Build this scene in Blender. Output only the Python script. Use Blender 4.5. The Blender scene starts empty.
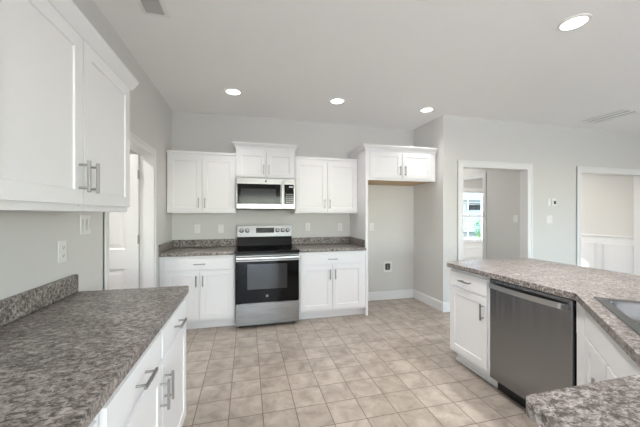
import bpy, bmesh, math, random
from mathutils import Matrix, Vector
random.seed(7)
sc = bpy.context.scene
PI = math.pi

# ------------------------------------------------------------------ camera, sky, sun, daylight, exposure
cam_d = bpy.data.cameras.new('camera'); cam = bpy.data.objects.new('camera', cam_d)
sc.collection.objects.link(cam); sc.camera = cam
cam_d.sensor_width = 36.0; cam_d.lens = 36.0 * 291.0 / 640.0; cam_d.shift_y = 0.0011
cam_d.clip_start = 0.03; cam_d.clip_end = 200
cam.location = (0, 0, 1.36); cam.rotation_euler = (PI / 2, 0, -0.2462)

w = bpy.data.worlds.new('World'); sc.world = w; w.use_nodes = True
nt = w.node_tree; nt.nodes.clear()
sky = nt.nodes.new('ShaderNodeTexSky'); sky.sky_type = 'NISHITA'; sky.sun_disc = False
sky.sun_elevation = math.radians(32); sky.sun_rotation = math.radians(-30); sky.air_density = 1.0; sky.dust_density = 0.6
bg = nt.nodes.new('ShaderNodeBackground'); bg.inputs['Strength'].default_value = 1.0
out = nt.nodes.new('ShaderNodeOutputWorld')
nt.links.new(sky.outputs['Color'], bg.inputs['Color']); nt.links.new(bg.outputs['Background'], out.inputs['Surface'])

sun_d = bpy.data.lights.new('sun', 'SUN'); sun_d.energy = 9.0; sun_d.angle = 0.009; sun_d.color = (1.0, 0.95, 0.88)
sun = bpy.data.objects.new('sun', sun_d); sc.collection.objects.link(sun)
sun.rotation_euler = Vector((1.3, -2.24, -1.52)).to_track_quat('-Z', 'Y').to_euler()

def daylight_fill(name, loc, rot, sx, sy, watts, col=(0.97, 0.985, 1.0)):
    l = bpy.data.lights.new(name, 'AREA'); l.shape = 'RECTANGLE'; l.size = sx; l.size_y = sy; l.energy = watts; l.color = col
    o = bpy.data.objects.new(name, l); sc.collection.objects.link(o); o.location = loc; o.rotation_euler = rot
# added area lights standing in for daylight at unseen rear and side openings
daylight_fill('added_daylight_rear', (1.07, -4.32, 1.08), (PI / 2, 0, 0), 2.7, 1.95, 60)
daylight_fill('added_daylight_side', (7.52, -0.6, 1.3), (PI / 2, 0, PI / 2), 2.2, 1.9, 24)
daylight_fill('added_daylight_left', (-1.10, -2.4, 1.2), (PI / 2, 0, -PI / 2), 2.3, 1.9, 62)

sc.view_settings.view_transform = 'Standard'; sc.view_settings.look = 'None'
sc.view_settings.gamma = 1.0; sc.view_settings.use_curve_mapping = False
sc.view_settings.exposure = 0.62
sc.cycles.max_bounces = 14; sc.cycles.diffuse_bounces = 8; sc.cycles.glossy_bounces = 6; sc.cycles.transparent_max_bounces = 12

# ------------------------------------------------------------------ materials
def mat(name, col=(0.8, 0.8, 0.8), rough=0.5, metal=0.0, spec=0.5, emit=None, estr=0.0):
    m = bpy.data.materials.new(name); m.use_nodes = True
    b = m.node_tree.nodes['Principled BSDF']
    b.inputs['Base Color'].default_value = (*col, 1); b.inputs['Roughness'].default_value = rough
    b.inputs['Metallic'].default_value = metal; b.inputs['Specular IOR Level'].default_value = spec
    if emit: b.inputs['Emission Color'].default_value = (*emit, 1); b.inputs['Emission Strength'].default_value = estr
    return m
def N(m, t, **kw):
    n = m.node_tree.nodes.new(t)
    for k, v in kw.items():
        if k in n.inputs.keys(): n.inputs[k].default_value = v
        else: setattr(n, k, v)
    return n
def L(m, a, b): m.node_tree.links.new(a, b)
def bsdf(m): return m.node_tree.nodes['Principled BSDF']
def ramp(m, src, stops):
    r = N(m, 'ShaderNodeValToRGB'); e = r.color_ramp.elements
    while len(e) < len(stops): e.new(0.5)
    for i, (p, c) in enumerate(stops): e[i].position = p; e[i].color = (*c, 1)
    L(m, src, r.inputs['Fac']); return r.outputs['Color']
def mixc(m, fac, a, b, mode='MIX'):
    n = N(m, 'ShaderNodeMix', data_type='RGBA', blend_type=mode)
    for i, v in ((0, fac), (6, a), (7, b)):
        if hasattr(v, 'is_output'): L(m, v, n.inputs[i])
        else: n.inputs[i].default_value = v if i == 0 else (*v, 1)
    return n.outputs[2]
def worldpos(m): return N(m, 'ShaderNodeNewGeometry').outputs['Position']
def noise(m, scale, detail=3, rough=0.55, vec=None, dist=0.0):
    n = N(m, 'ShaderNodeTexNoise', Scale=scale, Detail=detail, Roughness=rough, Distortion=dist)
    L(m, vec if vec else worldpos(m), n.inputs['Vector']); return n.outputs['Fac']
def bump(m, h, strength=0.1, dist=0.002):
    b = N(m, 'ShaderNodeBump', Strength=strength, Distance=dist); L(m, h, b.inputs['Height'])
    L(m, b.outputs['Normal'], bsdf(m).inputs['Normal'])

M = {}
M['wall'] = mat('wall_paint', (0.68, 0.672, 0.654), 0.7, spec=0.3); bump(M['wall'], noise(M['wall'], 220, 2), 0.06, 0.001)
M['ceiling'] = mat('ceiling_paint', (0.93, 0.925, 0.92), 0.85, spec=0.2); bump(M['ceiling'], noise(M['ceiling'], 160, 2), 0.08, 0.001)
M['trim'] = mat('trim_paint', (0.80, 0.80, 0.80), 0.38, spec=0.4)
M['cab'] = mat('cabinet_white_paint', (0.83, 0.83, 0.84), 0.45, spec=0.3); bump(M['cab'], noise(M['cab'], 90, 2), 0.02, 0.001)
M['wood'] = mat('raw_maple_ply', (0.55, 0.38, 0.22), 0.6)
M['nickel'] = mat('brushed_nickel', (0.42, 0.415, 0.40), 0.34, 1.0)
M['chrome'] = mat('chrome', (0.75, 0.75, 0.75), 0.14, 1.0)
M['plate'] = mat('white_plastic', (0.82, 0.82, 0.80), 0.35)
M['slot'] = mat('dark_slot', (0.08, 0.08, 0.08), 0.6)
M['black'] = mat('black_plastic', (0.012, 0.012, 0.012), 0.4)
M['bglass'] = mat('black_glass', (0.004, 0.004, 0.0045), 0.06, spec=0.2)
M['oglass'] = mat('oven_window_glass', (0.035, 0.035, 0.036), 0.09, spec=0.55)
M['mwglass'] = mat('microwave_window_glass', (0.03, 0.03, 0.032), 0.10, spec=0.22)
M['display'] = mat('display_glass', (0.01, 0.012, 0.014), 0.15)
M['digit'] = mat('pale_legend_print', (0.62, 0.63, 0.64), 0.5)
M['ring'] = mat('burner_ring_print', (0.09, 0.09, 0.09), 0.2)
M['dark'] = mat('duct_shade_grey', (0.30, 0.30, 0.30), 0.9)
M['vent'] = mat('vent_enamel', (0.86, 0.86, 0.85), 0.45)
M['vinyl'] = mat('window_vinyl', (0.82, 0.82, 0.82), 0.35)
M['lens'] = mat('lit_lens', (0.9, 0.9, 0.9), 0.4, emit=(1.0, 0.97, 0.92), estr=3.0)

def steel(name, col, rough, axis):
    m = mat(name, col, rough, 1.0)
    mp = N(m, 'ShaderNodeMapping'); mp.inputs['Scale'].default_value = axis; L(m, worldpos(m), mp.inputs['Vector'])
    n = noise(m, 1.0, 4, 0.6, mp.outputs['Vector'])
    mr = N(m, 'ShaderNodeMapRange'); L(m, n, mr.inputs['Value'])
    mr.inputs['To Min'].default_value = rough - 0.05; mr.inputs['To Max'].default_value = rough + 0.08
    L(m, mr.outputs['Result'], bsdf(m).inputs['Roughness']); bump(m, n, 0.03, 0.001)
    return m
M['steel'] = steel('brushed_stainless', (0.33, 0.33, 0.33), 0.27, (4, 4, 500))
M['dwsteel'] = mat('dishwasher_stainless', (0.285, 0.295, 0.31), 0.24, 1.0)
M['sinksteel'] = mat('sink_stainless', (0.21, 0.21, 0.215), 0.25, 1.0)
m = M['dwsteel']; mp = N(m, 'ShaderNodeMapping'); mp.inputs['Scale'].default_value = (1, 9, .5); L(m, worldpos(m), mp.inputs['Vector'])
bump(m, noise(m, 1.0, 2, .5, mp.outputs['Vector']), 0.35, 0.03)
M['barsteel'] = mat('satin_handle_steel', (0.58, 0.58, 0.585), 0.30, 1.0)
M['knob'] = mat('dark_steel', (0.22, 0.22, 0.22), 0.3, 1.0)
M['slat'] = mat('vent_slat', (0.5, 0.5, 0.49), 0.5)
M['grey'] = mat('grey_print', (0.25, 0.25, 0.25), 0.4)

# laminate that looks like mottled grey brown granite
m = mat('granite_look_laminate', rough=0.30, spec=0.22); M['lam'] = m
mp = N(m, 'ShaderNodeMapping'); mp.inputs['Scale'].default_value = (1.0, 1.55, 1.3); mp.inputs['Rotation'].default_value = (0.3, 0.2, 0.5)
L(m, worldpos(m), mp.inputs['Vector']); v = mp.outputs['Vector']
base = ramp(m, noise(m, 46, 6, 0.68, v, 0.5), [(0.39, (0.075, 0.068, 0.062)), (0.46, (0.18, 0.157, 0.147)), (0.53, (0.29, 0.266, 0.252)), (0.63, (0.47, 0.44, 0.42))])
big = ramp(m, noise(m, 7, 3, 0.5, v, 0.4), [(0.35, (0.80, 0.765, 0.755)), (0.65, (1.20, 1.18, 1.165))])
c1 = mixc(m, 1.0, base, big, 'MULTIPLY')
dk = ramp(m, noise(m, 62, 4, 0.6, v, 1.2), [(0.55, (0, 0, 0)), (0.63, (1, 1, 1))])
c2 = mixc(m, dk, c1, (0.06, 0.05, 0.047))
lt = ramp(m, noise(m, 80, 3, 0.6, v, 0.8), [(0.58, (0, 0, 0)), (0.66, (0.85, 0.85, 0.85))])
c3 = mixc(m, lt, c2, (0.50, 0.47, 0.44))
L(m, c3, bsdf(m).inputs['Base Color'])

# sheet vinyl printed with beige stone tiles
TX, TY, OX, OY = 0.2235, 0.2165, 0.106, 2.02
m = mat('beige_tile_vinyl', rough=0.34, spec=0.45); M['floor'] = m
sp = N(m, 'ShaderNodeSeparateXYZ'); L(m, worldpos(m), sp.inputs[0])
def mth(op, a, b=None):
    n = N(m, 'ShaderNodeMath', operation=op)
    for i, q in enumerate((a, b)):
        if q is None: continue
        if hasattr(q, 'is_output'): L(m, q, n.inputs[i])
        else: n.inputs[i].default_value = q
    return n.outputs[0]
def tile(axis, T, O):
    s = mth('DIVIDE', mth('SUBTRACT', sp.outputs[axis], O), T)
    fr = mth('FRACT', s); d = mth('MULTIPLY', mth('SUBTRACT', 0.5, mth('ABSOLUTE', mth('SUBTRACT', fr, 0.5))), T)
    return mth('FLOOR', s), d
ix, dx = tile(0, TX, OX); iy, dy = tile(1, TY, OY)
gm = mth('MINIMUM', dx, dy)
grout = N(m, 'ShaderNodeMapRange'); L(m, gm, grout.inputs['Value'])
grout.inputs['From Min'].default_value = 0.0016; grout.inputs['From Max'].default_value = 0.0042
cmb = N(m, 'ShaderNodeCombineXYZ'); L(m, ix, cmb.inputs[0]); L(m, iy, cmb.inputs[1])
wn = N(m, 'ShaderNodeTexWhiteNoise', noise_dimensions='3D'); L(m, cmb.outputs[0], wn.inputs['Vector'])
offs = N(m, 'ShaderNodeVectorMath', operation='ADD'); L(m, worldpos(m), offs.inputs[0])
sc3 = N(m, 'ShaderNodeVectorMath', operation='SCALE'); L(m, wn.outputs['Color'], sc3.inputs[0]); sc3.inputs['Scale'].default_value = 9.0
L(m, sc3.outputs[0], offs.inputs[1])
stone = ramp(m, noise(m, 9, 5, 0.6, offs.outputs[0], 0.5), [(0.28, (0.25, 0.21, 0.175)), (0.48, (0.37, 0.32, 0.275)), (0.70, (0.475, 0.42, 0.37))])
tone = ramp(m, wn.outputs['Value'], [(0.0, (0.90, 0.89, 0.88)), (1.0, (1.06, 1.06, 1.06))])
tilec = mixc(m, 1.0, stone, tone, 'MULTIPLY')
fl = mixc(m, grout.outputs['Result'], (0.135, 0.11, 0.09), tilec)
L(m, fl, bsdf(m).inputs['Base Color']); bump(m, grout.outputs['Result'], 0.25, 0.001)

m = bpy.data.materials.new('window_pane_glass'); m.use_nodes = True; M['pane'] = m
t = m.node_tree; t.nodes.clear()
o_ = t.nodes.new('ShaderNodeOutputMaterial'); mx = t.nodes.new('ShaderNodeMixShader'); tr = t.nodes.new('ShaderNodeBsdfTransparent'); gl = t.nodes.new('ShaderNodeBsdfGlossy')
gl.inputs['Roughness'].default_value = 0.02; mx.inputs[0].default_value = 0.06
t.links.new(tr.outputs[0], mx.inputs[1]); t.links.new(gl.outputs[0], mx.inputs[2]); t.links.new(mx.outputs[0], o_.inputs[0])
m = mat('lawn', (0.10, 0.17, 0.05), 0.95); M['lawn'] = m
L(m, ramp(m, noise(m, 3, 4), [(0.3, (0.09, 0.10, 0.06)), (0.7, (0.17, 0.18, 0.11))]), bsdf(m).inputs['Base Color'])
m = mat('leaf_green', (0.08, 0.22, 0.05), 0.6); M['leaf'] = m
L(m, ramp(m, noise(m, 6, 4), [(0.3, (0.05, 0.16, 0.03)), (0.7, (0.20, 0.42, 0.12))]), bsdf(m).inputs['Base Color'])
M['siding'] = mat('white_siding', (0.42, 0.43, 0.45), 0.6)
M['shingle'] = mat('slate_shingle', (0.09, 0.13, 0.22), 0.9)
M['dwin'] = mat('dark_window', (0.015, 0.02, 0.02), 0.6, spec=0.1)
M['bark'] = mat('bark', (0.12, 0.08, 0.05), 0.9)

# ------------------------------------------------------------------ mesh helpers
class MB:
    """Collects shapes in a local frame and places them in the world through the matrix m."""
    def __init__(self, m=None): self.bm = bmesh.new(); self.m = m or Matrix()
    def _v(self, p): return self.bm.verts.new(self.m @ Vector(p))
    def quad(self, pts):
        try: self.bm.faces.new([self._v(p) for p in pts])
        except ValueError: pass
        return self
    def box(self, x0, x1, y0, y1, z0, z1):
        if x0 > x1: x0, x1 = x1, x0
        if y0 > y1: y0, y1 = y1, y0
        if z0 > z1: z0, z1 = z1, z0
        v = [self._v(p) for p in ((x0, y0, z0), (x1, y0, z0), (x1, y1, z0), (x0, y1, z0), (x0, y0, z1), (x1, y0, z1), (x1, y1, z1), (x0, y1, z1))]
        for f in ((0, 3, 2, 1), (4, 5, 6, 7), (0, 1, 5, 4), (1, 2, 6, 5), (2, 3, 7, 6), (3, 0, 4, 7)): self.bm.faces.new([v[i] for i in f])
        return self
    def prism(self, poly, z0, z1, axis='z'):
        def P(a, b, h): return {'z': (a, b, h), 'x': (h, a, b), 'y': (a, h, b)}[axis]
        lo = [self._v(P(a, b, z0)) for a, b in poly]; hi = [self._v(P(a, b, z1)) for a, b in poly]
        n = len(poly)
        self.bm.faces.new(lo[::-1]); self.bm.faces.new(hi)
        for i in range(n): self.bm.faces.new((lo[i], lo[(i + 1) % n], hi[(i + 1) % n], hi[i]))
        return self
    def cyl(self, p, q, r0, r1=None, seg=20):
        r1 = r0 if r1 is None else r1
        p, q = Vector(p), Vector(q); d = (q - p).normalized()
        a = d.orthogonal().normalized(); b = d.cross(a)
        A = [self._v(p + (a * math.cos(2 * PI * i / seg) + b * math.sin(2 * PI * i / seg)) * r0) for i in range(seg)]
        B = [self._v(q + (a * math.cos(2 * PI * i / seg) + b * math.sin(2 * PI * i / seg)) * r1) for i in range(seg)]
        self.bm.faces.new(A[::-1]); self.bm.faces.new(B)
        for i in range(seg): self.bm.faces.new((A[i], A[(i + 1) % seg], B[(i + 1) % seg], B[i]))
        return self
    def lathe(self, c, prof, seg=32):
        """rings of (radius, z) about a vertical axis at c"""
        rings = []
        for r, z in prof:
            rings.append([self._v((c[0] + r * math.cos(2 * PI * i / seg), c[1] + r * math.sin(2 * PI * i / seg), c[2] + z)) for i in range(seg)])
        for A, B in zip(rings, rings[1:]):
            for i in range(seg): self.bm.faces.new((A[i], A[(i + 1) % seg], B[(i + 1) % seg], B[i]))
        return self
    def panelled(self, x0, x1, z0, z1, y0, thick, panels, depth=0.008, slope=0.004, raised=0.0):
        """slab whose front face (at y0, facing -y) carries sunk panels (x0,x1,z0,z1)"""
        xs = sorted({x0, x1, *[p[0] for p in panels], *[p[1] for p in panels]})
        zs = sorted({z0, z1, *[p[2] for p in panels], *[p[3] for p in panels]})
        for a, b in zip(xs, xs[1:]):
            for c, d in zip(zs, zs[1:]):
                cx, cz = (a + b) / 2, (c + d) / 2
                if any(p[0] < cx < p[1] and p[2] < cz < p[3] for p in panels): continue
                self.quad([(a, y0, c), (b, y0, c), (b, y0, d), (a, y0, d)])
        for a, b, c, d in panels:
            loops = [((a, b, c, d), y0), ((a + slope, b - slope, c + slope, d - slope), y0 + depth)]
            if raised:
                loops += [((a + .03, b - .03, c + .03, d - .03), y0 + depth), ((a + .055, b - .055, c + .055, d - .055), y0 + depth - raised)]
            rect = lambda r, y: [(r[0], y, r[2]), (r[1], y, r[2]), (r[1], y, r[3]), (r[0], y, r[3])]
            for (r, y), (r2, y2) in zip(loops, loops[1:]):
                A, B = rect(r, y), rect(r2, y2)
                for i in range(4): self.quad([A[i], A[(i + 1) % 4], B[(i + 1) % 4], B[i]])
            self.quad(rect(*loops[-1]))
        y1 = y0 + thick
        self.quad([(x0, y1, z0), (x0, y1, z1), (x1, y1, z1), (x1, y1, z0)])
        self.quad([(x0, y0, z0), (x0, y0, z1), (x0, y1, z1), (x0, y1, z0)]); self.quad([(x1, y0, z0), (x1, y1, z0), (x1, y1, z1), (x1, y0, z1)])
        self.quad([(x0, y0, z1), (x1, y0, z1), (x1, y1, z1), (x0, y1, z1)]); self.quad([(x0, y0, z0), (x0, y1, z0), (x1, y1, z0), (x1, y0, z0)])
        bmesh.ops.remove_doubles(self.bm, verts=self.bm.verts, dist=1e-5)
        return self
    def sweep(self, path, prof):
        """moulding: profile of (outward, z) swept with mitres along an xy path; outward is to the right of travel"""
        n = len(path); secs = []
        for i, p in enumerate(path):
            p = Vector(p); ns = []
            if i > 0: d = (p - Vector(path[i - 1])).normalized(); ns.append(Vector((d.y, -d.x)))
            if i < n - 1: d = (Vector(path[i + 1]) - p).normalized(); ns.append(Vector((d.y, -d.x)))
            nn = sum(ns, Vector((0, 0))).normalized(); k = 1 / max(nn.dot(ns[0]), 0.2)
            secs.append([self._v((p.x + nn.x * k * o, p.y + nn.y * k * o, z)) for o, z in prof])
        q = len(prof)
        for A, B in zip(secs, secs[1:]):
            for i in range(q): self.bm.faces.new((A[i], A[(i + 1) % q], B[(i + 1) % q], B[i]))
        self.bm.faces.new(secs[0]); self.bm.faces.new(secs[-1][::-1])
        return self

ROOT = {}
def obj(name, mb, material, parent=None, bevel=0.0, seg=2, smooth=False, angle=40):
    bmesh.ops.recalc_face_normals(mb.bm, faces=mb.bm.faces)
    me = bpy.data.meshes.new(name)
    off = ROOT.get(parent.name, Vector()) if parent else Vector()
    for v_ in mb.bm.verts: v_.co -= off
    mb.bm.to_mesh(me); mb.bm.free()
    if smooth: me.polygons.foreach_set('use_smooth', [True] * len(me.polygons))
    me.materials.append(material)
    o = bpy.data.objects.new(name, me); sc.collection.objects.link(o)
    if parent: o.parent = parent; ROOT[o.name] = off
    if bevel:
        b = o.modifiers.new('bevel', 'BEVEL'); b.width = bevel; b.segments = seg; b.limit_method = 'ANGLE'; b.angle_limit = math.radians(angle)
        b.harden_normals = True
        me.polygons.foreach_set('use_smooth', [True] * len(me.polygons))
        try: me.set_sharp_from_angle(angle=math.radians(35))
        except Exception: pass
    elif smooth:
        try: me.set_sharp_from_angle(angle=math.radians(40))
        except Exception: pass
    return o
def thing(name, label, cat, loc, group=None, kind=None):
    o = bpy.data.objects.new(name, None); sc.collection.objects.link(o); o.location = loc; o.empty_display_size = 0.1
    ROOT[o.name] = Vector(loc); return tag(o, label, cat, group, kind)
def tag(o, label, cat, group=None, kind=None):
    o['label'] = label; o['category'] = cat
    if group: o['group'] = group
    if kind: o['kind'] = kind
    return o
def struct(name, mb, material, parent=None, bevel=0.0):
    o = obj(name, mb, material, parent, bevel)
    if not parent: o['kind'] = 'structure'
    return o
def frame(x, y, z, deg): return Matrix.Translation((x, y, z)) @ Matrix.Rotation(math.radians(deg), 4, 'Z')

# ------------------------------------------------------------------ room shell
XL, YB, YR, XA, CH = -0.965, 4.25, 3.51, 2.65, 2.743
RX, RY = 7.4, -4.2            # right wall and rear wall of the open room
DX, DY = 6.7, 6.6             # dining room walls
HX = 4.13                     # wall between the hall and the dining room
T = 0.12
struct('floor', MB().box(-2.7, RX + T, RY - T, DY + T, -0.12, 0.0), M['floor'])
struct('ceiling', MB().box(-2.7, RX + T, RY - T, DY + T, CH, CH + 0.15), M['ceiling'])
DO0, DO1, DH, DHL = 2.375, 3.425, 2.045, 1.995       # opening in the left wall
struct('wall_left', MB().box(XL - T, XL, RY, -3.6, 0, CH).box(XL - T, XL, -1.2, DO0, 0, CH).box(XL - T, XL, -3.6, -1.2, 0, .2).box(XL - T, XL, -3.6, -1.2, 2.2, CH).box(XL - T, XL, DO1, YB + T, 0, CH).box(XL - T, XL, DO0, DO1, DHL, CH), M['wall'])
struct('wall_back', MB().box(XL, XA + T, YB, YB + T, 0, CH), M['wall'])
struct('wall_alcove', MB().box(XA, XA + T, YR, YB, 0, CH), M['wall'])
O1a, O1b, O2a, O2b = 2.962, HX, 5.185, 6.63
struct('wall_hall_front', MB().box(XA + T, O1a, YR, YR + T, 0, CH).box(O1b, O2a, YR, YR + T, 0, CH).box(O2b, RX, YR, YR + T, 0, CH)
       .box(O1a, O1b, YR, YR + T, DH, CH).box(O2a, O2b, YR, YR + T, DH, CH), M['wall'])
struct('wall_hall_left', MB().box(XA, XA + T, YB + T, DY, 0, CH), M['wall'])
HD0, HD1 = 4.36, 5.28
struct('wall_hall_right', MB().box(HX, HX + T, YR + T, HD0, 0, CH).box(HX, HX + T, HD1, DY, 0, CH).box(HX, HX + T, HD0, HD1, DH, CH), M['wall'])
struct('wall_dining_right', MB().box(DX, DX + T, YR + T, DY, 0, CH), M['wall'])
WX0, WX1, WZ0, WZ1 = 5.31, 6.30, 0.64, 1.98
def wall_with_holes(axis, at, a0, a1, holes):
    b = MB(); prev = a0
    B = (lambda p, q, z0, z1: b.box(p, q, at[0], at[1], z0, z1)) if axis == 'x' else (lambda p, q, z0, z1: b.box(at[0], at[1], p, q, z0, z1))
    for h0, h1, z0, z1 in holes:
        B(prev, h0, 0, CH); B(h0, h1, 0, z0); B(h0, h1, z1, CH); prev = h1
    B(prev, a1, 0, CH); return b
struct('wall_dining_far', wall_with_holes('x', (DY, DY + T), XA, RX + T, [(WX0, WX1, WZ0, WZ1)]), M['wall'])
struct('wall_rear', wall_with_holes('x', (RY - T, RY), -2.7, RX, [(-0.35, 2.5, 0.04, 2.12), (2.8, 5.2, 0.45, 2.25)]), M['wall'])
struct('wall_right', wall_with_holes('y', (RX, RX + T), RY - T, DY, [(-1.75, 0.55, 0.30, 2.28)]), M['wall'])
struct('wall_pantry', MB().box(-2.7, -2.6, DO0 - 1.0, YB + T, 0, CH).box(-2.6, XL - T, DO0 - 1.0, DO0 - 0.9, 0, CH).box(-2.6, XL - T, YB, YB + T, 0, CH), M['wall'])

# windows (setting): frame, two sashes with muntins, panes; all but the dining window are unseen and added for light
def window(name, axis, at, a0, a1, z0, z1, cols, rows, sashes=1):
    def B(mb, p, q, d0, d1, z0_, z1_): return mb.box(p, q, d0, d1, z0_, z1_) if axis == 'x' else mb.box(d0, d1, p, q, z0_, z1_)
    d0, d1 = at; dm = (d0 + d1) / 2; fr = MB(); k = 0.045
    B(fr, a0, a0 + k, d0, d1, z0, z1); B(fr, a1 - k, a1, d0, d1, z0, z1); B(fr, a0 + k, a1 - k, d0, d1, z0, z0 + k); B(fr, a0 + k, a1 - k, d0, d1, z1 - k, z1)
    o = obj(name, fr, M['vinyl']); o['kind'] = 'structure'
    ia, ib, ja, jb = a0 + k, a1 - k, z0 + k, z1 - k
    n = cols
    mu = MB(); hs = (jb - ja) / 2
    if sashes == 2: B(mu, ia, ib, dm - .02, dm + .02, ja + hs - .028, ja + hs + .028)
    for i in range(1, n): x = ia + (ib - ia) * i / n; B(mu, x - .009, x + .009, dm - .008, dm + .008, ja, jb)
    for i in range(1, rows):
        z = ja + (jb - ja) * i / rows
        if sashes == 2 and abs(z - ja - hs) < 0.02: continue
        B(mu, ia, ib, dm - .0075, dm + .0075, z - .009, z + .009)
    obj('sash_grille', mu, M['vinyl'], o)
    pn = MB(); B(pn, ia, ib, dm - .003, dm + .003, ja, jb); obj('pane', pn, M['pane'], o)
window('window_1', 'x', (DY + .03, DY + .09), WX0, WX1, WZ0, WZ1, 2, 4, 2)
window('unseen_window_2', 'x', (RY - .09, RY - .03), -0.35, 2.5, 0.04, 2.12, 3, 1, 1)  # unseen glazed door, opening widened to let in more light
window('unseen_window_3', 'x', (RY - .09, RY - .03), 2.8, 5.2, 0.45, 2.25, 3, 2, 2)
window('unseen_window_5', 'y', (XL - .09, XL - .03), -3.6, -1.2, 0.20, 2.20, 3, 2, 2)  # invented left window, put in to light the peninsula fronts
window('unseen_window_4', 'y', (RX + .03, RX + .09), -1.75, 0.55, 0.30, 2.28, 2, 1, 1)  # invented right window, put in to even out the light

# casings: inner band plus a thicker back band
tn = [0]
def trim(mb, bevel=0.002, m='trim'):
    tn[0] += 1; return struct('trim_%d' % tn[0], mb, M[m], None, bevel)
def casing_y(x0, x1, top, y, s, cw=0.092, z0=0.0):     # on a wall of constant y, s = direction out of the wall
    b = MB()
    for (k, t_) in ((cw, .011), (.028, .017)):
        o = cw - k
        b.box(x0 - cw, x0 - o, y, y + s * t_, z0, top + o); b.box(x1 + o, x1 + cw, y, y + s * t_, z0, top + o); b.box(x0 - cw, x1 + cw, y, y + s * t_, top + o, top + cw)
    return trim(b)
def casing_x(y0, y1, top, x, s, cw=0.075, z0=0.0):
    b = MB()
    for (k, t_) in ((cw, .011), (.026, .017)):
        o = cw - k
        b.box(x, x + s * t_, y0 - cw, y0 - o, z0, top + o); b.box(x, x + s * t_, y1 + o, y1 + cw, z0, top + o); b.box(x, x + s * t_, y0 - cw, y1 + cw, top + o, top + cw)
    return trim(b)
J = 0.012
casing_x(DO0 + J, DO1 - J, DHL - J, XL, 1, 0.07)
trim(MB().box(XL - T - .002, XL + .002, DO0, DO0 + J, 0, DHL).box(XL - T - .002, XL + .002, DO1 - J, DO1, 0, DHL).box(XL - T - .002, XL + .002, DO0 + J, DO1 - J, DHL - J, DHL), 0)
casing_y(O1a + J, O1b - J, DH - J, YR, -1)
trim(MB().box(O1a, O1a + J, YR - .002, YR + T + .002, 0, DH).box(O1b - J, O1b, YR - .002, YR + T + .002, 0, DH).box(O1a + J, O1b - J, YR - .002, YR + T + .002, DH - J, DH), 0)
casing_y(O2a + J, O2b - J, DH - J, YR, -1)
trim(MB().box(O2a, O2a + J, YR - .002, YR + T + .002, 0, DH).box(O2b - J, O2b, YR - .002, YR + T + .002, 0, DH).box(O2a + J, O2b - J, YR - .002, YR + T + .002, DH - J, DH), 0)
casing_x(HD0 + J, HD1 - J, DH - J, HX, -1, 0.075)
trim(MB().box(HX - .002, HX + T + .002, HD0, HD0 + J, 0, DH).box(HX - .002, HX + T + .002, HD1 - J, HD1, 0, DH).box(HX - .002, HX + T + .002, HD0 + J, HD1 - J, DH - J, DH), 0)
# dining window casing and sill
b = MB(); cw = .08
b.box(WX0 - cw, WX0, DY - .015, DY, WZ0, WZ1 + cw).box(WX1, WX1 + cw, DY - .015, DY, WZ0, WZ1 + cw).box(WX0, WX1, DY - .015, DY, WZ1, WZ1 + cw)
b.box(WX0 - .1, WX1 + .1, DY - .05, DY + .03, WZ0 - .025, WZ0); trim(b)
# dining wainscot: panelled white boards, chair rail
def wains_x(x, y0, y1, panels):
    m_ = frame(x, y1, 0, -90)                       # faces -x, local x runs towards -y
    b = MB(m_); b.panelled(0, y1 - y0, 0.0, 0.905, -0.012, 0.011, [(y1 - q, y1 - p, 0.26, 0.80) for p, q in reversed(panels)], 0.0, 0.001)
    for p, q in panels:
        a_, c_ = y1 - q, y1 - p
        for (k, t_) in ((.0, .021), (.012, .027)):
            kk = .026 - k
            b.box(a_ + k, a_ + kk, -t_, -.012, .26 + k, .80 - k); b.box(c_ - kk, c_ - k, -t_, -.012, .26 + k, .80 - k)
            b.box(a_ + kk, c_ - kk, -t_, -.012, .26 + k, .26 + kk); b.box(a_ + kk, c_ - kk, -t_, -.012, .80 - kk, .80 - k)
    return b
trim(wains_x(DX, YR + T, DY, [(3.655, 4.155), (4.245, 5.02), (5.11, 5.84), (5.93, 6.5)]), 0)
trim(MB().sweep([(DX, DY), (DX, YR + T)], [(0, .900), (.016, .905), (.022, .925), (.034, .938), (.034, .952), (0, .956)]), 0)
b = MB(frame(HX + T, DY, 0, 0)); LW = DX - HX - T
pp = [(0.12, 0.98, .20, .46), (1.06, LW - .42, .20, .46), (LW - .36, LW - .06, .20, .46)]
b.box(0.0, LW, -.011, 0, 0, WZ0 - .03)
for a_, c_, z0, z1 in pp: b.box(a_, a_ + .022, -.024, -.011, z0, z1).box(c_ - .022, c_, -.024, -.011, z0, z1).box(a_ + .022, c_ - .022, -.024, -.011, z0, z0 + .022).box(a_ + .022, c_ - .022, -.024, -.011, z1 - .022, z1)
trim(b)
# baseboards
BBP = [(0, 0), (.014, 0), (.014, .115), (.009, .13), (0, .133)]
struct('baseboard_back', MB().sweep([(1.60, YB), (XA, YB), (XA, YR), (O1a - .09, YR)], BBP), M['trim'])
struct('baseboard_hall', MB().sweep([(O1b + .09, YR), (O2a - .09, YR)], BBP), M['trim'])
struct('baseboard_hall_right', MB().sweep([(HX, HD0 - .09), (HX, YR + T)], BBP), M['trim'])
struct('baseboard_rear', MB().sweep([(RX, RY), (XL, RY)], BBP), M['trim'])

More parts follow.
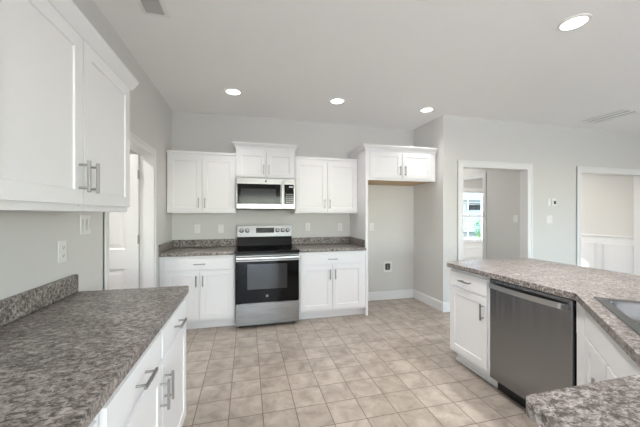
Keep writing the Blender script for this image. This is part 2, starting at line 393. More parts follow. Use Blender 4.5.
# pantry door swung open into the pantry: six sunk panels, hinges, knob
dW, dHt = 0.90, 1.979
hx, hy = XL - T - .006, DO1 - J - .038
root = thing('door_1', 'open white six-panel door inside the left wall opening', 'door', (hx, hy, 0), None, 'structure')
mm = frame(hx - dW, hy, 0, 0)
st, mid = .115, .10
c0, c1 = st, dW - st; cm = (c0 + c1) / 2
pans = []
for z0, z1 in ((0.24, 0.80), (1.00, 1.60), (1.70, dHt - .115)):
    pans += [(c0, cm - mid / 2, z0, z1), (cm + mid / 2, c1, z0, z1)]
obj('door_leaf', MB(mm).panelled(0, dW, 0.012, dHt, 0.0, 0.035, pans, 0.010, 0.012, 0.006), M['trim'], root)
for z in (0.28, 1.10, 1.77):
    obj('hinge', MB().cyl((hx + .003, hy - .005, z - .045), (hx + .003, hy - .005, z + .045), .0065, seg=12).box(hx - .002, hx + .003, hy - .001, hy + .034, z - .045, z + .045), M['nickel'], root)
k = MB(); kx = hx - dW + .06
k.cyl((kx, hy, .95), (kx, hy - .012, .95), .032).cyl((kx, hy - .012, .95), (kx, hy - .045, .95), .012).cyl((kx, hy - .045, .95), (kx, hy - .07, .95), .026, .02)
obj('handle', k, M['nickel'], root, smooth=True)

# ------------------------------------------------------------------ cabinet kit
def bar_pull(parent, m_, x, z, y, length=0.128, vertical=True):
    b = MB(m_); h = length / 2; g = 0.030; t_ = 0.006; k = h - 0.018
    if vertical:
        b.box(x - t_, x + t_, y - g - .010, y - g, z - h, z + h)
        for s in (-1, 1): b.cyl((x, y, z + s * k), (x, y - g, z + s * k), .0048, seg=12)
    else:
        b.box(x - h, x + h, y - g - .010, y - g, z - t_, z + t_)
        for s in (-1, 1): b.cyl((x + s * k, y, z), (x + s * k, y - g, z), .0048, seg=12)
    return obj('handle', b, M['nickel'], parent, 0.0015, 2)
RAIL = 0.057
def shaker(root, m_, x0, x1, z0, z1, handle=None, hz=None):
    d = obj('door', MB(m_).panelled(x0, x1, z0, z1, -.019, .019, [(x0 + RAIL, x1 - RAIL, z0 + RAIL, z1 - RAIL)], .007, .003), M['cab'], root, .0012, 2, angle=60)
    if handle == 'l': bar_pull(d, m_, x0 + .03, hz, -.019)
    if handle == 'r': bar_pull(d, m_, x1 - .03, hz, -.019)
    return d
def slab_drawer(root, m_, x0, x1, z0, z1, pull=True, name='drawer'):
    d = obj(name, MB(m_).box(x0, x1, -.019, 0, z0, z1), M['cab'], root, .002, 2)
    if pull: bar_pull(d, m_, (x0 + x1) / 2, (z0 + z1) / 2, -.019, vertical=False)
    return d
BH = 0.876     # base cabinet height under the worktop
def base_cab(label, m_, W, depth, doors, drawers, splits, group='white base cabinets', handles='auto', toe_in=0.075, shoe=False, name='base_cabinet', lip=0.0):
    """doors/drawers: lists of (x0,x1,handle)"""
    root = thing(name, label, 'cabinet', m_ @ Vector((W / 2, depth / 2, 0)), group)
    obj('carcass', MB(m_).box(0, W, 0, depth, 0.105, BH), M['cab'], root, .001, 1)
    tk = MB(m_).box(0.0, W, toe_in, toe_in + .015, 0, .105)
    if shoe: tk.box(0.0, W, toe_in - .016, toe_in, 0, .02)
    obj('toe_kick', tk, M['cab'], root)
    for x0, x1, pull in drawers: slab_drawer(root, m_, x0, x1, .718, .846, pull)
    for x0, x1, h in doors: shaker(root, m_, x0, x1, .135, .700, h, .700 - .115)
    return root
def wall_cab(label, m_, W, depth, z0, z1, doors, dz0, dz1, hz, crown=None, group='white wall cabinets', name='wall_cabinet', slot=None):
    root = thing(name, label, 'cabinet', m_ @ Vector((W / 2, depth / 2, z0)), group)
    if slot: cb = MB(m_).box(0, slot[0], 0, depth, z0, z1).box(slot[1], W, 0, depth, z0, z1).box(slot[0], slot[1], .12, depth, z0, z1).box(slot[0], slot[1], 0, .12, z0, z0 + .02).box(slot[0], slot[1], 0, .12, dz1 - .03, z1)
    else: cb = MB(m_).box(0, W, 0, depth, z0, z1)
    obj('carcass', cb, M['cab'], root, .001, 1)
    for x0, x1, h in doors: shaker(root, m_, x0, x1, dz0, dz1, h, hz)
    if crown:
        path, prof = crown
        obj('crown_moulding', MB(m_).sweep(path, prof), M['cab'], root)
    return root
def small_top(W, d, z, k=.012, h=.028): return ([(0, d), (0, 0), (W, 0), (W, d)][::-1], [(0, z - h), (k, z - h), (k, z), (0, z)])

# back wall run: wall cabinets
UF = YB - .33 + .0   # front plane of the wall cabinet boxes
mU = lambda x: frame(x, UF + .019, 0, 0)
dU = .309
def flat_strip(W, d, z): return [(0, 0), (W, 0)], [(0, z - .03), (.020, z - .03), (.024, z - .012), (.024, z), (0, z)]
XLc = -.956
W = -.140 - XLc
wall_cab('white double-door wall cabinet left of the microwave by the corner', mU(XLc), W, dU, 1.372, 2.134,
         [(.022, W / 2 - .007, 'r'), (W / 2 + .007, W - .016, 'l')], 1.392, 2.085, 1.502, flat_strip(W, dU, 2.150))
CR = [(0, -.075), (.008, -.075), (.012, -.055), (.034, -.028), (.046, -.018), (.046, 0), (0, 0)]
def crown_prof(z): return [(o, z + h) for o, h in CR]
x0 = -.137; W = .768
wall_cab('short white crowned cabinet directly above the microwave', mU(x0), W, dU, 1.832, 2.225,
         [(.018, W / 2 - .006, 'r'), (W / 2 + .006, W - .018, 'l')], 1.848, 2.185, 1.948, ([(0, dU), (0, 0), (W, 0), (W, dU)], crown_prof(2.298)))
x0 = .634; W = 1.543 - x0
wall_cab('white double-door wall cabinet between the microwave and the tall fridge panel', mU(x0), W, dU, 1.372, 2.134,
         [(.016, W / 2 - .007, 'r'), (W / 2 + .007, W - .022, 'l')], 1.392, 2.085, 1.502, flat_strip(W, dU, 2.150))
# refrigerator enclosure: tall side panel plus a short deep cabinet
FY = YB - .63
mF = frame(1.545, FY + .019, 0, 0); W = 2.618 - 1.545; dF = .609
r = thing('refrigerator_cabinet', 'deep crowned white cabinet with tall side panel over the empty fridge space', 'cabinet', (1.57, FY + .3, 0), 'white wall cabinets')
obj('side_panel', MB(mF).box(0, .034, -.004, dF, 0, 1.834), M['cab'], r, .001, 1)
obj('carcass', MB(mF).box(0, W, 0, dF, 1.835, 2.225), M['cab'], r, .001, 1)
obj('underside', MB(mF).box(.036, W - .02, .02, dF - .004, 1.822, 1.8345), M['wood'], r)
obj('front_rail', MB(mF).box(.034, W, -.002, .018, 1.822, 1.8345), M['cab'], r)
dz = (1.856, 2.205)
shaker(r, mF, .062, .525, *dz, 'r', 1.955); shaker(r, mF, .543, W - .085, *dz, 'l', 1.955)
obj('crown_moulding', MB(mF).sweep([(0, dF), (0, 0), (W, 0)], crown_prof(2.298)), M['cab'], r)

# back wall run: base cabinets
BF = YB - .63 + .019
mBk = lambda x: frame(x, BF, 0, 0)
dB = YB - BF - .003
x0 = -.960; W = -.137 - x0
base_cab('white base cabinet left of the stove, under the corner worktop', mBk(x0), W, dB,
         [(.055, .055 + (W - .075) / 2 - .006, 'r'), (.055 + (W - .075) / 2 + .006, W - .02, 'l')], [(.055, W - .02, True)], None)
x0 = .634; W = 1.543 - x0
base_cab('white base cabinet right of the stove, beside the fridge space', mBk(x0), W, dB,
         [(.024, .024 + (W - .075) / 2 - .006, 'r'), (.024 + (W - .075) / 2 + .006, W - .05, 'l')], [(.024, W - .05, True)], None)

# left wall run
LF = -.380
mL = lambda y: frame(LF, y, 0, 90)
dL = LF - XL - .003
Y0, Y1 = .865, 1.955; W = Y1 - Y0
base_cab('white base cabinet under the far end of the left worktop', mL(Y0), W, dL,
         [(.022, W / 2 - .006, 'r'), (W / 2 + .006, W - .022, 'l')], [(.022, W / 2 - .012, True), (W / 2 + .012, W - .022, True)], None)
base_cab('white base cabinet at the camera end of the left worktop', mL(-.20), 1.06, dL,
         [(.022, .524, 'r'), (.536, 1.04, 'l')], [(.022, .518, True), (.542, 1.04, True)], None)
LUF = -.669
mLU = lambda y: frame(LUF, y, 0, 90)
W = 1.893 - .905
wall_cab('large white wall cabinet over the left worktop', mLU(.905), W, LUF - XL - .002, 1.372, 2.100,
         [(.018, .487, 'r'), (.497, W - .012, 'l')], 1.400, 2.078, 1.512, ([(0, .3), (0, 0), (W, 0), (W, .3)], [(0, 2.081), (.019, 2.081), (.026, 2.092), (.045, 2.130), (.048, 2.142), (0, 2.142)]), slot=(.487, .497))

# peninsula run
PF = 1.839
mP = lambda y: frame(PF, y, 0, -90)
base_cab('white peninsula cabinet beside the dishwasher', mP(2.335), .466, .60, [(.022, .444, 'r')], [(.022, .444, True)], None, shoe=True)
# diagonal sink base: five-sided box in the corner
r2 = math.sqrt(.5)
A, B_ = Vector((1.838, 1.220)), Vector((1.168, .550))
mS = Matrix.Translation((A.x, A.y, 0)) @ Matrix.Rotation(math.radians(-135), 4, 'Z'); SW = (A - B_).length
r = thing('sink_base_cabinet', 'white diagonal corner cabinet below the sink', 'cabinet', (1.9, .7, 0), 'white base cabinets')
obj('carcass', MB().prism([(1.838, 1.220), (1.838, 1.262), (2.44, 1.262), (2.44, -.03), (1.168, -.03), (1.168, .550)], .105, .68), M['cab'], r, .001, 1)
obj('front_frame', MB(mS).box(0, SW, 0.001, .02, .68, BH), M['cab'], r)
obj('corner_filler', MB().box(1.836, 1.86, 1.2205, 1.262, .68, BH), M['cab'], r)
obj('toe_kick', MB(mS).box(.06, SW - .06, .07, .085, 0, .105), M['cab'], r)
obj('false_drawer_front', MB(mS).box(.09, SW - .09, -.019, 0, .715, .850), M['cab'], r, .002, 2)
shaker(r, mS, .09, .430, .135, .703, 'r', .555); shaker(r, mS, .442, SW - .09, .135, .703, 'l', .555)
# near leg
mN = frame(1.164, .545, 0, 180)
base_cab('white cabinet under the short worktop end nearest the camera', mN, 1.164 - .675, .60, [(.022, 1.164 - .675 - .022, 'l')], [(.022, 1.164 - .675 - .022, True)], None)
pb = obj('peninsula_back_panel', MB().box(2.443, 2.462, -.03, 2.335, 0, BH), M['cab'])
tag(pb, 'white panel closing the peninsula back below the overhanging worktop', 'panel')

# ------------------------------------------------------------------ worktops
def worktop(name, label, poly, z0, z1, hole=None, bevel=.011, splash=(), group='granite look worktops'):
    bm = bmesh.new(); loops = [poly] + ([hole] if hole else [])
    top, bot = [], []
    for lp in loops:
        top.append([bm.verts.new((x, y, z1)) for x, y in lp]); bot.append([bm.verts.new((x, y, z0)) for x, y in lp])
    for layer in (top, bot):
        es = []
        for vs in layer:
            for i in range(len(vs)): es.append(bm.edges.new((vs[i], vs[(i + 1) % len(vs)])))
        bmesh.ops.triangle_fill(bm, use_beauty=True, use_dissolve=False, edges=es)
    for t_, b_ in zip(top, bot):
        for i in range(len(t_)):
            j = (i + 1) % len(t_); bm.faces.new((t_[i], t_[j], b_[j], b_[i]))
    c = Vector((sum(p[0] for p in poly) / len(poly), sum(p[1] for p in poly) / len(poly), z0))
    root = thing(name, label, 'countertop', c, group)
    b = MB(); b.bm.free(); b.bm = bm
    obj('slab', b, M['lam'], root, bevel, 3)
    for s in splash:
        obj('backsplash', MB().box(*s), M['lam'], root, .008, 3)
    return root
def rounded(poly, rs, n=5):
    out_ = []
    for i, p in enumerate(poly):
        r_ = rs.get(i, 0); p = Vector(p)
        if not r_: out_.append(tuple(p)); continue
        a = (Vector(poly[i - 1]) - p).normalized(); c = (Vector(poly[(i + 1) % len(poly)]) - p).normalized()
        ang = a.angle(c); t_ = r_ / math.tan(ang / 2); ctr = p + (a + c).normalized() * (r_ / math.sin(ang / 2))
        s0 = p + a * t_ - ctr; s1 = p + c * t_ - ctr
        for q in range(n + 1):
            d = s0.lerp(s1, q / n).normalized() * r_; out_.append(tuple(ctr + d))
    return out_
CZ0, CZ1 = BH + .0005, .914
worktop('countertop', 'mottled grey brown worktop along the left wall', rounded([(XL + .002, -.22), (-.350, -.22), (-.350, 1.968), (XL + .002, 1.968)], {2: .02}), CZ0, CZ1,
        splash=[(XL + .002, XL + .027, -.22, 1.966, CZ1, 1.016)])
worktop('countertop', 'mottled grey brown worktop left of the stove', [(XL + .002, 3.602), (-.139, 3.602), (-.139, YB - .002), (XL + .002, YB - .002)], CZ0, CZ1,
        splash=[(XL + .022, -.139, YB - .022, YB - .002, CZ1, 1.016), (XL + .002, XL + .022, 3.604, YB - .002, CZ1, 1.016)])
worktop('countertop', 'mottled grey brown worktop right of the stove', [(.636, 3.602), (1.543, 3.602), (1.543, YB - .002), (.636, YB - .002)], CZ0, CZ1,
        splash=[(.636, 1.523, YB - .022, YB - .002, CZ1, 1.016), (1.523, 1.543, 3.632, YB - .002, CZ1, 1.016)])
# sink opening, set parallel to the diagonal edge
SA = Vector((1.800, 1.150)); e = Vector((-r2, -r2)); n_ = Vector((r2, -r2)); SL, SD = .838, .559
def sp_(a, b): p = SA + e * a + n_ * b; return (p.x, p.y)
hole = [sp_(.02, .02), sp_(SL - .02, .02), sp_(SL - .02, SD - .02), sp_(.02, SD - .02)]
poly = [(.648, .572), (1.128, .572), (1.790, 1.232), (1.790, 2.322), (1.848, 2.385), (2.785, 2.385), (2.785, -.065), (.648, -.065)]
worktop('countertop', 'large mottled worktop of the peninsula holding the corner sink', rounded(poly, {0: .03, 5: .03}), CZ0, CZ1, hole)

# ------------------------------------------------------------------ sink
mK = Matrix.Translation((SA.x, SA.y, 0)) @ Matrix.Rotation(math.radians(-135), 4, 'Z')
c_ = sp_(SL / 2, SD / 2)
r = thing('kitchen_sink', 'stainless steel double bowl sink set into the peninsula corner', 'sink', (c_[0], c_[1], .73))
bowls = [(.035, .405, .035, .455), (.433, SL - .035, .035, .455)]
xs = sorted({0, SL, *[q for bb in bowls for q in bb[:2]]}); ys = [0, .035, .455, SD]
rim = MB(mK)
for a, b in zip(xs, xs[1:]):
    for c, d in zip(ys, ys[1:]):
        if any(q[0] < (a + b) / 2 < q[1] and q[2] < (c + d) / 2 < q[3] for q in bowls): continue
        rim.quad([(a, c, .921), (b, c, .921), (b, d, .921), (a, d, .921)])
z = .9150
P4 = [(0, 0), (SL, 0), (SL, SD), (0, SD)]; Q4 = [(-.004, -.004), (SL + .004, -.004), (SL + .004, SD + .004), (-.004, SD + .004)]
for i in range(4):
    j = (i + 1) % 4; rim.quad([(*P4[i], .921), (*P4[j], .921), (*Q4[j], z), (*Q4[i], z)])
bmesh.ops.remove_doubles(rim.bm, verts=rim.bm.verts, dist=1e-5)
obj('rim', rim, M['sinksteel'], r)
for a, b, c, d in bowls:
    bw = MB(mK); prev = None; R = .055; rings = []
    def ring(inset, z_, rr):
        pts = rounded([(a + inset, c + inset), (b - inset, c + inset), (b - inset, d - inset), (a + inset, d - inset)], {0: rr, 1: rr, 2: rr, 3: rr}, 5)
        return [bw._v((x, y, z_)) for x, y in pts]
    rings = [ring(-.004, .9205, .03), ring(.0, .9205, R), ring(.006, .912, R), ring(.014, .76, R), ring(.024, .738, R), ring(.045, .727, R - .01)]
    for Ra, Rb in zip(rings, rings[1:]):
        for i in range(len(Ra)): bw.bm.faces.new((Ra[i], Ra[(i + 1) % len(Ra)], Rb[(i + 1) % len(Rb)], Rb[i]))
    bw.bm.faces.new(rings[-1])
    obj('bowl', bw, M['sinksteel'], r, smooth=True)
    dm = MB(mK); dm.lathe(((a + b) / 2, (c + d) / 2, .7275), [(.045, 0), (.045, .004), (.036, .005), (.030, .001), (.0, .0012)], 24)
    obj('drain', dm, M['chrome'], r, smooth=True)

# ------------------------------------------------------------------ dishwasher
mD = frame(1.822, 1.864, 0, -90); W = .600
r = thing('dishwasher', 'dark stainless dishwasher under the peninsula worktop', 'dishwasher', (2.1, 1.565, 0))
obj('tub', MB(mD).box(.004, W - .004, .036, .60, .10, .872), M['black'], r)
obj('gasket', MB(mD).box(.002, W - .002, .028, .036, .105, .870), M['black'], r)
dr = obj('door', MB(mD).box(.002, W - .010, 0, .028, .105, .864), M['dwsteel'], r, .003, 2)
obj('control_strip', MB(mD).box(.002, W - .012, .004, .028, .8645, .872), M['black'], r)
b = MB(mD)
pts = [(.022 + (W - .056) * i / 14, -.030 - .018 * math.sin(PI * i / 14)) for i in range(15)]
for (x0, y0), (x1, y1) in zip(pts, pts[1:]):
    b.bm.faces.new([b._v(p) for p in ((x0, y0, .800), (x1, y1, .800), (x1, y1, .834), (x0, y0, .834))])
    b.bm.faces.new([b._v(p) for p in ((x0, y0 + .012, .800), (x0, y0 + .012, .834), (x1, y1 + .012, .834), (x1, y1 + .012, .800))])
    b.bm.faces.new([b._v(p) for p in ((x0, y0, .834), (x1, y1, .834), (x1, y1 + .012, .834), (x0, y0 + .012, .834))])
    b.bm.faces.new([b._v(p) for p in ((x0, y0, .800), (x0, y0 + .012, .800), (x1, y1 + .012, .800), (x1, y1, .800))])
b.box(.022, .034, -.030, 0, .800, .834); b.box(W - .046, W - .034, -.030, 0, .800, .834)
bmesh.ops.remove_doubles(b.bm, verts=b.bm.verts, dist=1e-5)
obj('handle', b, M['barsteel'], dr, .002, 2)
obj('emblem', MB(mD).box(W / 2 - .016, W / 2 + .016, -.0012, 0, .845, .852), M['grey'], dr)
obj('toe_kick', MB(mD).box(.002, W - .002, .075, .09, 0, .10), M['black'], r)

# ------------------------------------------------------------------ stove
SX, SY = -.133, YB - .695
mR = frame(SX, SY, 0, 0); W = .762
r = thing('stove', 'stainless and black glass freestanding electric stove between the base cabinets', 'stove', (SX + W / 2, SY + .35, 0))
obj('body', MB(mR).box(.002, W - .002, .045, .665, .035, .893), M['black'], r, .002, 1)
for x in (.05, W - .05):
    for y in (.09, .60): obj('foot', MB(mR).cyl((x, y, 0), (x, y, .036), .018, .014, 14), M['black'], r)
dw_ = obj('storage_drawer', MB(mR).box(.004, W - .004, 0, .045, .038, .296), M['steel'], r, .003, 2)
dd = obj('oven_door', MB(mR).box(.004, W - .004, 0, .044, .302, .795), M['bglass'], r, .003, 2)
obj('window', MB(mR).box(.138, .612, -.0012, 0, .462, .762), M['oglass'], dd)
obj('top_band', MB(mR).box(.004, W - .004, -.001, .044, .796, .868), M['steel'], dd, .002, 2)
hb = MB(mR)
prof = [(-.062, .832), (-.058, .818), (-.046, .815), (-.036, .822), (-.036, .850), (-.046, .857), (-.058, .852)]
hb.prism(prof, .010, W - .010, 'x')
for x in (.035, W - .035): hb.box(x - .014, x + .014, -.04, 0, .822, .850)
obj('handle', hb, M['steel'], dd, .002, 2)
em = obj('emblem', MB(mR).cyl((.370, 0, .378), (.370, -.002, .378), .0155, seg=24), M['steel'], dd)
obj('vent_trim', MB(mR).box(.004, W - .004, -.012, .046, .872, .893), M['black'], r, .003, 2)
ct = obj('cooktop', MB(mR).box(-.003, W + .003, -.022, .60, .8945, .922), M['bglass'], r, .006, 2)
for (x, y, ra) in ((.20, .16, .105), (.56, .16, .085), (.20, .43, .08), (.56, .43, .105)):
    for q in (1.0, .62):
        bb = MB(mR); bb.lathe((x, y, .9222), [(ra * q, 0), (ra * q - .003, .0002)], 36); obj('burner_ring', bb, M['ring'], ct)
# backguard: black glossy riser, tilted stainless control panel
obj('riser', MB(mR).prism([(.585, .9225), (.660, .9225), (.660, 1.045), (.608, 1.045)], .006, W - .006, 'x'), M['bglass'], r, .002, 1)
TI = Matrix.Translation((SX, SY + .592, 1.045)) @ Matrix.Rotation(math.radians(-9), 4, 'X')
bgd = obj('backguard', MB(TI).box(0, W, 0, .055, .001, .162), M['steel'], r, .005, 2)
obj('display', MB(TI).box(.258, .508, -.0025, 0, .055, .125), M['display'], bgd)
lg = MB(TI)
for i in range(9):
    x = .272 + i * .0255
    if i in (3, 4, 5): lg.box(x, x + .013, -.0032, -.0025, .088, .104)
    lg.box(x, x + .012, -.0032, -.0025, .068, .073)
    if i not in (3, 4, 5): lg.box(x, x + .012, -.0032, -.0025, .092, .097)
obj('display_legend', lg, M['ring'], bgd)
for x in (.062, .140, .556, .630, .700):
    kb = MB(TI)
    kb.cyl((x, 0, .088), (x, -.010, .088), .031, .029, 24).cyl((x, -.010, .088), (x, -.030, .088), .024, .021, 24)
    kn = obj('knob', kb, M['black'], bgd, .002, 2)
    obj('knob_cap', MB(TI).cyl((x, -.030, .088), (x, -.032, .088), .019, seg=24), M['knob'], kn)
    obj('pointer', MB(TI).box(x - .002, x + .002, -.033, -.032, .09, .106), M['digit'], kn)

# ------------------------------------------------------------------ microwave
MX, MY = -.131, YB - .40
mM = frame(MX, MY, 0, 0); W = .756; z0, z1 = 1.418, 1.830
r = thing('microwave', 'stainless over-the-range microwave above the stove', 'microwave', (MX + W / 2, MY + .2, z0))
obj('body', MB(mM).box(0, W, .02, .398, z0, z1), M['black'], r, .002, 1)
md = obj('door', MB(mM).box(0, .605, 0, .02, z0 + .014, z1 - .003), M['steel'], r, .003, 2)
obj('door_glass', MB(mM).box(.012, .565, -.0015, 0, z0 + .075, z1 - .078), M['bglass'], md)
obj('window', MB(mM).box(.055, .500, -.0025, -.0015, z0 + .098, z1 - .140), M['mwglass'], md)
hb = MB(mM); hb.box(.574, .598, -.046, -.030, z0 + .055, z1 - .045)
for z in (z0 + .085, z1 - .075): hb.cyl((.586, 0, z), (.586, -.032, z), .008, seg=12)
obj('handle', hb, M['steel'], md, .004, 2)
obj('emblem', MB(mM).cyl((.372, 0, z1 - .040), (.372, -.002, z1 - .040), .013, seg=24), M['black'], md)
cp = obj('control_panel', MB(mM).box(.607, W, 0, .02, z0 + .014, z1 - .003), M['steel'], r, .003, 2)
obj('keypad', MB(mM).box(.613, W - .018, -.0015, 0, z0 + .075, z1 - .078), M['bglass'], cp)
obj('display', MB(mM).box(.675, W - .032, -.002, -.0015, z1 - .118, z1 - .098), M['digit'], cp)
lg = MB(mM)
for i in range(3):
    for j in range(5): lg.box(.635 + i * .034, .653 + i * .034, -.002, -.0015, z0 + .092 + j * .027, z0 + .100 + j * .027)
obj('key_legend', lg, M['digit'], cp)
obj('vent_grille', MB(mM).box(.02, W - .02, .004, .02, z0, z0 + .012), M['black'], r)

# ------------------------------------------------------------------ wall plates and small fittings
def plate(m_, label, cat, kind, w_=.074, h_=.118, name='wall_outlet', group='white wall plates', gangs=1):
    """flat plate centred on the origin of m_, facing local -y"""
    root = thing(name, label, cat, m_ @ Vector((0, 0, 0)), group)
    obj('plate', MB(m_).box(-w_ / 2, w_ / 2, -.006, -.0005, -h_ / 2, h_ / 2), M['plate'], root, .003, 2)
    for g in range(gangs):
        gx = (g - (gangs - 1) / 2) * .046
        if kind == 'outlet':
            for s in (-1, 1):
                f = obj('socket', MB(m_).prism(rounded([(gx - .016, s * .021 - .014), (gx + .016, s * .021 - .014), (gx + .016, s * .021 + .014), (gx - .016, s * .021 + .014)], {0: .008, 1: .008, 2: .008, 3: .008}, 3), -.008, -.006, 'y'), M['plate'], root)
                obj('slots', MB(m_).box(gx - .008, gx - .006, -.0084, -.008, s * .021 - .004, s * .021 + .006).box(gx + .006, gx + .008, -.0084, -.008, s * .021 - .004, s * .021 + .006).cyl((gx, -.0084, s * .021 - .008), (gx, -.008, s * .021 - .008), .0025, seg=10), M['slot'], f)
        else:
            obj('rocker', MB(m_).prism([(-.007, -.033), (-.010, -.033), (-.0075, 0), (-.0105, .033), (-.007, .033)], gx - .016, gx + .016, 'x'), M['plate'], root, .001, 1)
    return root
plate(frame(XL, 1.855, 1.160, 90), 'outlet plate on the left wall just above the left worktop splash', 'outlet', 'outlet')
plate(frame(XL, 2.085, 1.295, 90), 'wide double switch plate on the left wall beside the doorway', 'switch', 'switch', .116, .118, 'light_switch', gangs=2)
plate(frame(-.655, YB, 1.160, 0), 'outlet plate on the back wall left of the stove, nearer the corner', 'outlet', 'outlet')
plate(frame(-.348, YB, 1.158, 0), 'white switch plate on the back wall, nearest the stove on its left', 'switch', 'switch', name='light_switch')
plate(frame(.876, YB, 1.168, 0), 'outlet plate on the back wall just right of the stove', 'outlet', 'outlet')
plate(frame(1.384, YB, 1.164, 0), 'outlet plate on the back wall beside the tall fridge panel', 'outlet', 'outlet')
plate(frame(1.905, YB, 1.160, 0), 'white plate on the wall inside the empty fridge space', 'outlet', 'outlet')
plate(frame(4.545, YR, 1.278, 0), 'switch plate below the thermostat between the two openings', 'switch', 'switch', .116, .118, 'light_switch', gangs=2)
plate(frame(HX, 3.715, 1.285, -90), 'switch plate inside the hall just past the doorway', 'switch', 'switch', .074, .118, 'light_switch')
mT = frame(4.60, YR, 1.545, 0)
r = thing('thermostat', 'small white thermostat on the wall between the two openings', 'thermostat', (4.60, YR, 1.545))
obj('base', MB(mT).box(-.075, .062, -.006, -.0005, -.055, .058), M['plate'], r, .003, 2)
obj('housing', MB(mT).box(-.032, .058, -.026, -.006, -.05, .053), M['plate'], r, .005, 2)
obj('screen', MB(mT).box(.005, .048, -.0275, -.026, -.03, .02), M['ring'], r)
# icemaker water box in the fridge space
mI = frame(2.181, YB, .522, 0)
r = thing('icemaker_valve_box', 'white water valve box low on the wall of the empty fridge space', 'water box', (2.181, YB, .522))
ob = rounded([(-.078, -.085), (.078, -.085), (.078, .085), (-.078, .085)], {0: .03, 1: .03, 2: .03, 3: .03}, 4)
ib = rounded([(-.045, -.052), (.045, -.052), (.045, .052), (-.045, .052)], {0: .02, 1: .02, 2: .02, 3: .02}, 4)
b = MB(mI); V = {}
for nm, pl, y in (('o0', ob, -.0005), ('o1', ob, -.010), ('i1', ib, -.010), ('i0', ib, -.0015)): V[nm] = [b._v((x, y, z)) for x, z in pl]
for p, q in (('o0', 'o1'), ('o1', 'i1'), ('i1', 'i0')):
    for i in range(len(ob)): j = (i + 1) % len(ob); b.bm.faces.new((V[p][i], V[p][j], V[q][j], V[q][i]))
obj('surround', b, M['plate'], r)
obj('recess', MB(mI).prism(ib, -.0012, -.0006, 'y'), M['ring'], r)
obj('valve', MB(mI).cyl((0, -.0015, -.02), (0, -.012, -.02), .012, seg=16).box(-.004, .004, -.012, -.0015, -.02, .03), M['chrome'], r)

# recessed ceiling lights
def can_light(x, y, label, watts=1.8, lname='recessed_lamp'):
    root = thing('recessed_light', label, 'ceiling light', (x, y, CH), 'recessed ceiling lights')
    obj('trim_ring', MB().lathe((x, y, CH), [(.098, -.0005), (.096, -.006), (.078, -.009), (.076, -.004)], 36), M['plate'], root, smooth=True)
    obj('lens', MB().cyl((x, y, CH - .0005), (x, y, CH - .005), .077, seg=36), M['lens'], root)
    l = bpy.data.lights.new(lname, 'AREA'); l.shape = 'DISK'; l.size = .14; l.energy = watts; l.color = (1.0, .98, .955); l.spread = math.radians(100)
    lo = bpy.data.objects.new(lname, l); sc.collection.objects.link(lo); lo.parent = root; lo.location = (0, 0, -.012)
can_light(-.150, 3.42, 'lit recessed ceiling light above the cabinet left of the microwave')
can_light(1.068, 3.39, 'lit recessed ceiling light in front of the fridge enclosure, middle of the far row')
can_light(2.305, 3.385, 'lit recessed ceiling light near the alcove wall, right end of the far row')
can_light(2.288, 1.59, 'large lit recessed ceiling light above the peninsula', 9, 'near_lamp')
can_light(1.068, 1.575, 'recessed ceiling light at the top edge above the middle of the kitchen', 9, 'near_lamp')
# unseen fill lights, added to brighten the family room, pantry, hall and dining room
def fill_lamp(name, x, y, watts, z=CH - .012):
    l = bpy.data.lights.new(name, 'AREA'); l.shape = 'DISK'; l.size = .14; l.energy = watts; l.color = (1.0, .98, .955); l.spread = math.radians(150)
    lo = bpy.data.objects.new(name, l); sc.collection.objects.link(lo); lo.location = (x, y, z)
for x in (.3, 2.4, 4.5):
    for y in (-.6, -2.6): fill_lamp('family_fill', x, y, 1.5)
fill_lamp('pantry_fill', -1.75, 2.6, 14); fill_lamp('hall_fill', 3.5, 4.9, 6)
for x, y in ((5.0, 4.4), (5.0, 5.6), (6.0, 5.0)): fill_lamp('dining_fill', x, y, 6)

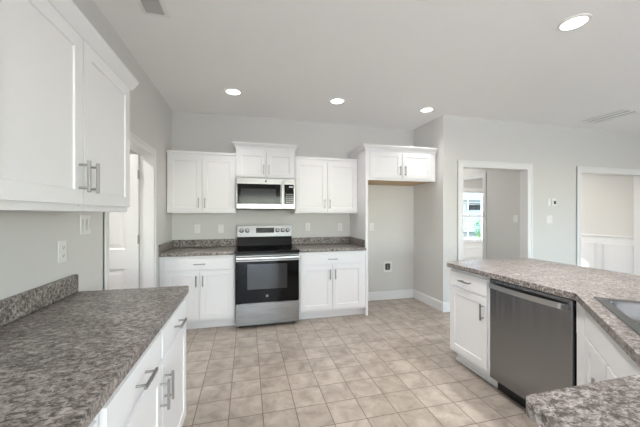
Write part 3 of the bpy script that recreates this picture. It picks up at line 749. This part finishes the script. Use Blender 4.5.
def register(cx, cy, wx, wy, along, n, label):
    root = thing('ceiling_vent', label, 'vent', (cx, cy, CH), 'ceiling vents')
    a, b = wx / 2, wy / 2; f = MB(); k = .028; z0, z1 = CH - .008, CH - .0005
    f.box(cx - a, cx + a, cy - b, cy - b + k, z0, z1).box(cx - a, cx + a, cy + b - k, cy + b, z0, z1).box(cx - a, cx - a + k, cy - b + k, cy + b - k, z0, z1).box(cx + a - k, cx + a, cy - b + k, cy + b - k, z0, z1)
    obj('frame', f, M['vent'], root, .002, 1)
    obj('duct_shadow', MB().box(cx - a + k, cx + a - k, cy - b + k, cy + b - k, CH - .0018, CH - .0006), M['dark'], root)  # grey sheet behind the slats, duct shade put into its colour
    s = MB()
    for i in range(n):
        t_ = (i + .5) / n
        if along == 'x':
            y = cy - b + k + (wy - 2 * k) * t_; h = (wy - 2 * k) / n * .42
            s.quad([(cx - a + k, y - h, CH - .003), (cx + a - k, y - h, CH - .003), (cx + a - k, y + h, CH - .009), (cx - a + k, y + h, CH - .009)])
        else:
            x = cx - a + k + (wx - 2 * k) * t_; h = (wx - 2 * k) / n * .30
            s.box(x - h, x + h, cy - b + k, cy + b - k, CH - .012, CH - .004)
    if along == 'x': s.box(cx - a + k, cx + a - k, cy - .012, cy + .012, CH - .010, CH - .0025)
    obj('slats', s, M['slat'] if along == 'x' else M['vent'], root)
register(-.607, 2.07, .17, .34, 'x', 14, 'slatted ceiling vent over the left worktop at the top edge')
register(4.985, 2.995, .40, .54, 'y', 3, 'square ceiling return vent near the dining room opening')

# ------------------------------------------------------------------ outside the dining window
g = MB().quad([(-60, -60, -.35), (60, -60, -.35), (60, 70, -.35), (-60, 70, -.35)])
go = obj('ground', g, M['lawn']); go['kind'] = 'structure'
r = thing('neighbour_house', 'white house with slate roof seen through the dining window', 'house', (22, 26, -.35))
obj('wall', MB().box(14, 32, 24, 32, -.35, 2.75), M['siding'], r)
obj('roof', MB().prism([(23.6, 2.72), (32.4, 2.72), (28, 5.6)], 13.6, 32.4, 'x'), M['shingle'], r)
obj('gable', MB().prism([(20.0, 2.70), (22.0, 2.70), (22.0, 3.2), (21.0, 4.6), (20.0, 3.2)], 23.5, 26.5, 'y'), M['siding'], r)
wf = obj('window', MB().box(20.75, 22.35, 23.93, 24.0, 1.70, 2.48), M['siding'], r)
obj('pane', MB().box(20.83, 22.27, 23.90, 23.93, 1.77, 2.41), M['dwin'], wf)
for cx, cy, hh, lab in ((15.15, 16.2, 1.45, 'leafy green shrub outside the dining window'),):
    r = thing('garden_shrub', lab, 'shrub', (cx, cy, -.35))
    obj('stem', MB().cyl((cx, cy, -.35), (cx, cy, .4), .04, .02, 8), M['bark'], r)
    b = MB()
    for i in range(420):
        th = random.uniform(0, 2 * PI); u_ = random.uniform(-1, 1); rr = random.uniform(.55, 1) ** .5; s_ = math.sqrt(1 - u_ * u_)
        p = Vector((cx + .42 * rr * s_ * math.cos(th), cy + .42 * rr * s_ * math.sin(th), .42 + .68 * rr * u_))
        d = Vector((random.uniform(-1, 1), random.uniform(-1, 1), random.uniform(-.3, 1))).normalized() * .09; q = d.orthogonal().normalized() * .035
        b.quad([p - d, p + q, p + d, p - q])
    obj('foliage', b, M['leaf'], r)
